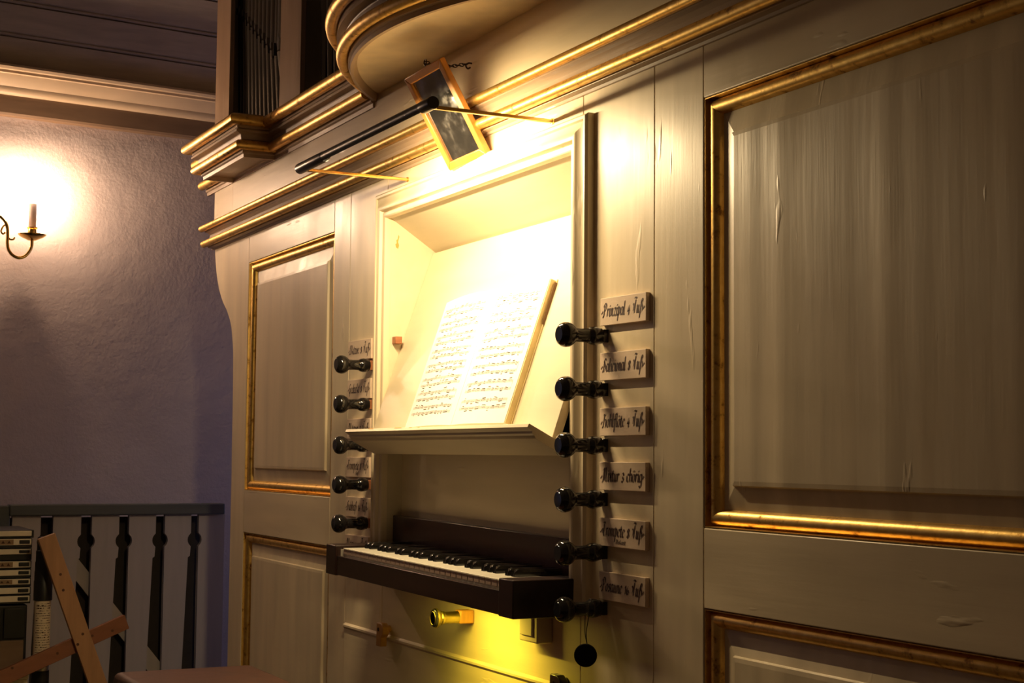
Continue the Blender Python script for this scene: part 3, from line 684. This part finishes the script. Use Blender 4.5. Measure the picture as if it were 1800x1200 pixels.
def latch(x, z, label, mat, h=.050):
    t = thing('turn_latch', label, 'latch', (x, 0, z))
    prism('latch_arm', [(x - .014, z - h / 2), (x + .012, z - h / 2 + .001), (x + .014, z - h * .1), (x + .024, z + h * .05), (x + .026, z + h * .35), (x + .012, z + h / 2), (x - .012, z + h / 2)], 'y', -.026, -.011, mat, t, .002)
    lathe('screw', [(0, 0), (.004, 0), (.0036, .0015), (0, .002)], (x, -.026, z + h * .22), (0, -1, 0), 'chain', t, 12)
    lathe('spacer', [(0, 0), (.008, 0), (.008, .0115), (0, .0115)], (x, 0, z + h * .22), (0, -1, 0), mat, t, 14)
latch(-.063, .619, 'wooden turn latch at the left under the keyboard', 'oak'); latch(.718, .612, 'dark wooden turn latch at the bottom right under the keyboard', 'walnut')
SW = thing('switch_box', 'off white rocker switch box under the right end of the keyboard', 'switch', (.635, 0, .682))
box('housing', .600, .668, -.030, .0, .681, .742, 'switch', SW, .003); box('rocker', .609, .655, -.034, -.029, .692, .736, 'switch', SW, .002)
box('support_strip', .03, .26, -.020, .0, .722, .742, 'paint_x', OC, .001)
DT = thing('felt_tag', 'round black tag hanging on a cord from the lowest right knob', 'tag', (.842, -.030, .664))
lathe('tag_disc', [(0, 0), (.0175, 0), (.0185, .0012), (.0185, .0028), (.0175, .004), (0, .004)], (.8436, -.0352, .6835), (-.8, .6, 0), 'disc', DT, 32)
tube('cord', smooth_pts([(.842, -.031, .7005), (.840, -.034, .718), (.8365, -.032, .744), (.834, -.028, .762), (.842, -.026, .7725), (.850, -.028, .762), (.848, -.032, .744), (.844, -.034, .718), (.842, -.031, .7005)], 4), .0007, 'string', DT, 5)

# ------------------------------------------------------------------ organ pipes
def pipe(x, y, r, zm, label, group, zt=2.9, z0=1.886):
    t = thing('organ_pipe', label, 'organ pipe', (x, y, z0), group)
    lathe('pipe_foot', [(0, 0), (r * .28, 0), (r * .30, .01), (r, zm - z0 - .004), (0, zm - z0 - .004)], (x, y, z0), (0, 0, 1), 'pipe', t, 18)
    lathe('pipe_body', [(0, 0), (r, 0), (r, zt - zm), (r * .93, zt - zm), (r * .93, zt - zm - .02), (0, zt - zm - .02)], (x, y, zm), (0, 0, 1), 'pipe', t, 18)
    mh_ = r * .55
    v = [(x - r * .72, y - r * .70, zm - .002), (x + r * .72, y - r * .70, zm - .002), (x + r * .55, y - r * .93, zm + mh_), (x - r * .55, y - r * .93, zm + mh_), (x, y - r * 1.02, zm + mh_ * 2.2), (x - r * .8, y - r * .62, zm + mh_), (x + r * .8, y - r * .62, zm + mh_)]
    mesh_obj('pipe_mouth', v, [(0, 1, 2, 3), (3, 2, 4), (0, 3, 5), (1, 6, 2)], 'case_dark', t)
    ear = [(-r * .86, -r * .55), (-r * .80, -r * 1.12), (-r * .74, -r * 1.10), (-r * .80, -r * .55)]
    for s in (-1, 1): prism('ear', [(x + s * a, y + b) for a, b in ear], 'z', zm - .010, zm + mh_ * 1.3, 'pipe', t)
N1 = 12; xp = -1.44
ordn = ['first', 'second', 'third', 'fourth', 'fifth', 'sixth', 'seventh', 'eighth', 'ninth', 'tenth', 'eleventh', 'twelfth']
rad1 = [.0155, .0155, .0160, .0165, .0170, .0175, .018, .0185, .019, .0195, .020, .036]
for i, r in enumerate(rad1):
    xp += r
    lab = 'dark metal organ pipe, %s from the left in the field above the capital' % ordn[i] if i < N1 - 1 else 'widest dark organ pipe at the right of the field above the capital'
    pipe(xp, .052 if i < N1 - 1 else .058, r, max(2.10, 2.34 - .58 * (xp + 1.45)), lab, 'pipes of the left field')
    xp += r + .003
xp = -.70
for i in range(11):
    r = .021; xp += r; pipe(xp, .05, r, 2.36 + .01 * i, 'dark slender organ pipe, %s from the wide post towards the bay' % ordn[i], 'pipes beside the bay'); xp += r + .004

# ------------------------------------------------------------------ wall sconce
SX = -1.91
SO = thing('wall_sconce', 'brass wall sconce with a lit electric candle', 'wall lamp', (SX, -.66, 1.59))
def sp(y, z): return (SX, -1.2535 + (y + 1.2535) * 1.0103, 1 + (z - 1) * 1.0103)
def sconce_arm(fl):
    """one arm with pan, candle and bulb; fl mirrors it about the wall plate"""
    PC = -.662
    def q(y, z):
        p = sp(y, z); return (p[0], p[1] if not fl else 2 * PC - p[1], p[2])
    c = -.4705
    tube('arm', smooth_pts([(-1.965, PC, 1.705), (-1.945, PC + (-.03 if fl else .03), 1.728), q(-.592, 1.728), q(-.567, 1.714), q(-.552, 1.700), q(-.5445, 1.682), q(-.5425, 1.660), q(-.5425, 1.632), q(-.538, 1.612), q(-.526, 1.597), q(-.508, 1.590), q(-.490, 1.596), q(-.4765, 1.612), q(c, 1.630), q(c, 1.650)], 5), .0052, 'brass', SO, 10)
    for pts in ([(-.5425, 1.652), (-.534, 1.645), (-.525, 1.646), (-.522, 1.652)], [(-.546, 1.690), (-.556, 1.684), (-.562, 1.668), (-.556, 1.660), (-.550, 1.666)]):
        tube('scroll', smooth_pts([q(*p) for p in pts], 5), .0030, 'brass', SO, 8)
    lathe('drip_pan', [(0, 0), (.012, 0), (.020, .004), (.034, .010), (.0425, .017), (.0430, .019), (.032, .0135), (.012, .010), (0, .010)], q(c, 1.646), (0, 0, 1), 'brass', SO, 32)
    lathe('candle_cup', [(0, 0), (.009, 0), (.012, .006), (.0135, .016), (.0125, .026), (.0165, .029), (.0165, .032), (.011, .032), (0, .032)], q(c, 1.655), (0, 0, 1), 'brass', SO, 24)
    lathe('candle_sleeve', [(0, 0), (.0115, 0), (.0115, .074), (0, .074)], q(c, 1.687), (0, 0, 1), 'candle', SO, 24)
    bl = lathe('bulb', [(0, 0), (.010, 0), (.0125, .008), (.0165, .020), (.0165, .030), (.012, .046), (.006, .058), (0, .064)], q(c, 1.7615), (0, 0, 1), 'bulb', SO, 20)
sconce_arm(False); sconce_arm(True)  # the mirrored second arm is unseen, its bulb added to fill the wall below
lathe('wall_plate', [(0, 0), (.045, 0), (.045, .004), (.030, .010), (.012, .020), (0, .022)], (-1.978, -.662, 1.705), (1, 0, 0), 'brass', SO, 28)

# ------------------------------------------------------------------ railing by the wall
RX = -1.75
RA = thing('railing', 'grey white railing of cut out boards under a slate handrail', 'railing', (RX, -.2, 0))
box('handrail', RX - .03, RX + .028, -.531, .118, .808, .8415, 'rail_top', RA, .004)
starts = [-.520, -.402, -.288, -.176, -.066, .040]
for i, y0 in enumerate(starts):
    w = .082; zc, R = .730, .026
    R_ = lambda a: (y0 + w + .016 + R * math.cos(a), zc + R * math.sin(a))
    right = [(y0 + w, .81)] + [R_(math.radians(a)) for a in (128, 150, 165, 180, 195, 210, 232)] + [(y0 + w - .002, .680), (y0 + w - .008, .676), (y0 + w - .030, .02)]
    left = [(y0, .02), (y0, .709)] + [(y0 - .016 + R * math.cos(math.radians(a)), zc + R * math.sin(math.radians(a))) for a in (-52, -30, -15, 0, 15, 30, 52)] + [(y0, .81)]
    if i == 0: left = [(y0, .02), (y0, .81)]
    if i == 5: right = [(y0 + w, .81), (y0 + w, .02)]
    prism('baluster_board', right + left, 'x', RX - .010, RX + .010, 'rail_white', RA)
box('gap_shade_board', RX - .062, RX - .050, -.53, .075, .05, .80, 'case_dark', RA)  # added dark sheet, stands in for the shade between boards and wall
v = [(-.40, .705), (-.372, .74), (-.02, .30), (-.05, .265)]
prism('diagonal_brace', v, 'x', RX - .030, RX - .012, 'rail_white', RA)
box('bottom_rail', RX - .030, RX - .012, -.52, .11, .10, .16, 'rail_white', RA)
box('end_post', RX - .035, RX + .02, -.565, -.528, .0, .838, 'rail_top', RA, .003)

# ------------------------------------------------------------------ clutter at the lower left
QX = -1.30
strips = [(.7875, .772, 0), (.7665, .748, 1), (.7395, .7235, 2), (.707, .688, 1), (.684, .667, 2), (.660, .643, 1), (.637, .619, 2), (.615, .597, 2)]
names = ['topmost flat black case with a plain cream edge in the stack', 'flat black case with a triangle sticker, second from top of the stack', 'flat black case with a plain cream edge, third from top of the stack', 'flat black case with a triangle sticker, middle of the stack', 'flat black case with a plain cream edge, fifth from top of the stack', 'flat black case with a triangle sticker, third from bottom of the stack', 'flat black case with a scuffed cream edge, second from bottom of the stack', 'bottommost flat black case with a cream edge in the stack']
for i, (z1, z0, kd) in enumerate(strips):
    zl = strips[i + 1][0] + .0006 if i < 7 else .592
    t = thing('flat_case', names[i], 'case', (QX - .12, -.75, zl), 'stacked flat cases')
    box('case_body', QX - .25, QX - .004, -.98, -.534 + .004 * (i == 0), zl, z1 - .0008 if i else z1, 'case_black', t, .001)
    box('edge_strip', QX - .006, QX, -.975, -.5365, z0, z1 - .002, 'case_cream', t, .0012)
    if kd: box('handle', QX - .002, QX + .003, -.568, -.541, z0 + .0035, z1 - .005, 'case_black', t, .0015)
    if kd == 1:
        s = box('sticker', QX - .002, QX + .0004, -.80, -.583, z0 + .0015, z1 - .0035, 'sticker', t)
        v = []; f = []
        for q in range(14):
            yy = -.590 - q * .0155; v += [(QX + .0008, yy, z0 + .005), (QX + .0008, yy - .009, z0 + .005), (QX + .0008, yy - .0045, z1 - .006)]; f.append((q * 3, q * 3 + 1, q * 3 + 2))
        mesh_obj('printed_triangles', v, f, 'ink', s)
CB = thing('black_crate', 'dark crate under the stack of flat cases', 'crate', (QX - .12, -.75, 0))
box('crate_body', QX - .26, QX - .01, -.98, -.54, 0, .588, 'case_black', CB, .004)
for y0, y1, mt in ((-.98, -.607, 'case_black'), (-.601, -.545, 'case_black')): box('crate_panel', QX - .012, QX - .004, y0, y1, .50, .58, mt, CB, .002)
box('crate_panel', QX - .012, QX - .004, -.98, -.548, .405, .495, 'beam', CB, .002)
PB = thing('paper_box', 'cream paper box at the lower left corner', 'box', (QX + .06, -.72, 0))
box('box_body', QX + .0, QX + .060, -.95, -.545, .0, .400, 'case_cream', PB, .002); box('box_lid', QX - .002, QX + .062, -.952, -.543, .4005, .412, 'case_cream', PB, .002)
TU = thing('labelled_tube', 'black cylinder with a printed cream label and a steel band', 'cylinder', (QX + .03, -.502, 0))
TX, TYY = QX + .02, -.506
lathe('black_top', [(0, .770), (.017, .770), (.019, .764), (.019, .735), (.021, .733), (.021, .705), (.0225, .703), (.0225, .680), (.0235, .678), (.0235, .655), (.0245, .653), (.0245, .602), (.020, .600), (0, .600)], (TX, TYY, 0), (0, 0, 1), 'case_black', TU, 24)
lathe('paper_label', [(0, .602), (.0215, .602), (.0215, .447), (0, .447)], (TX, TYY, 0), (0, 0, 1), 'label', TU, 24)
lathe('steel_band', [(0, .448), (.0205, .448), (.0205, .415), (0, .415)], (TX, TYY, 0), (0, 0, 1), 'steel', TU, 24)
lathe('black_base', [(0, .416), (.0225, .416), (.0225, .0), (0, 0)], (TX, TYY, 0), (0, 0, 1), 'case_black', TU, 24)
bm = bmesh.new(); rnd = random.Random(5)
for row in range(22):
    zz = .593 - row * .0064; an = -1.0
    while an < .9:
        da = .05 + rnd.random() * .22
        if rnd.random() < .72:
            hh = .0008 + .0014 * rnd.random() * (2.2 if row in (1, 2, 12, 13, 14) else 1)
            bm.faces.new([bm.verts.new((TX + .0219 * math.cos(a_), TYY + .0219 * math.sin(a_), z_)) for a_, z_ in ((an, zz), (an + da, zz), (an + da, zz + hh), (an, zz + hh))])
        an += da + .04
bm_obj('printed_lines', bm, 'ink', TU)
def batten(name, a, b, w, th, mat, label, knots):
    """a, b: ends of the middle line (x, y, z)"""
    a, b = Vector(a), Vector(b); d = (b - a).normalized(); nx = Vector((1, 0, 0)); sd = d.cross(nx).normalized(); nx = sd.cross(d).normalized()
    t = thing(name, label, 'batten', (a + b) / 2)
    v = [p + sd * s * w / 2 + nx * q * th / 2 for p in (a, b) for s in (-1, 1) for q in (-1, 1)]
    o = mesh_obj('batten_body', v, [(0, 1, 3, 2), (4, 6, 7, 5), (0, 4, 5, 1), (2, 3, 7, 6), (0, 2, 6, 4), (1, 5, 7, 3)], mat, t, True, .0015)
    for u, s in knots:
        p = a.lerp(b, u) + sd * s * w
        s1 = nx if nx.x > 0 else -nx
        lathe('knot', [(0, 0), (.0040, 0), (.0036, .0006), (0, .0008)], p + s1 * (th / 2 - .0002), s1, 'knot', o, 10)
batten('batten', (QX + .075, -.512, .775), (QX + .075, -.270, .12), .046, .022, 'pine', 'light pine batten leaning steeply in front of the railing', [(.155, -.02), (.215, .12), (.40, -.1), (.43, .35)])
batten('batten', (QX + .128, -.72, .375), (QX + .030, -.285, .537), .040, .018, 'redpine', 'reddish wooden batten lying across behind the pine batten', [(.30, -.35), (.56, .0), (.90, .15), (.78, -.1)])

# ------------------------------------------------------------------ organ bench
BE = thing('organ_bench', 'brown leather topped organ bench at the bottom edge', 'bench', (.34, -.40, 0))
box('bench_seat', -.235, .95, -.545, -.245, .50, .548, 'leather', BE, .016, 4)
box('bench_apron', -.20, .915, -.515, -.275, .42, .50, 'walnut', BE, .002)
for x in (-.19, .865):
    for y in (-.505, -.325): box('leg', x, x + .04, y, y + .04, 0, .42, 'walnut', BE, .002)
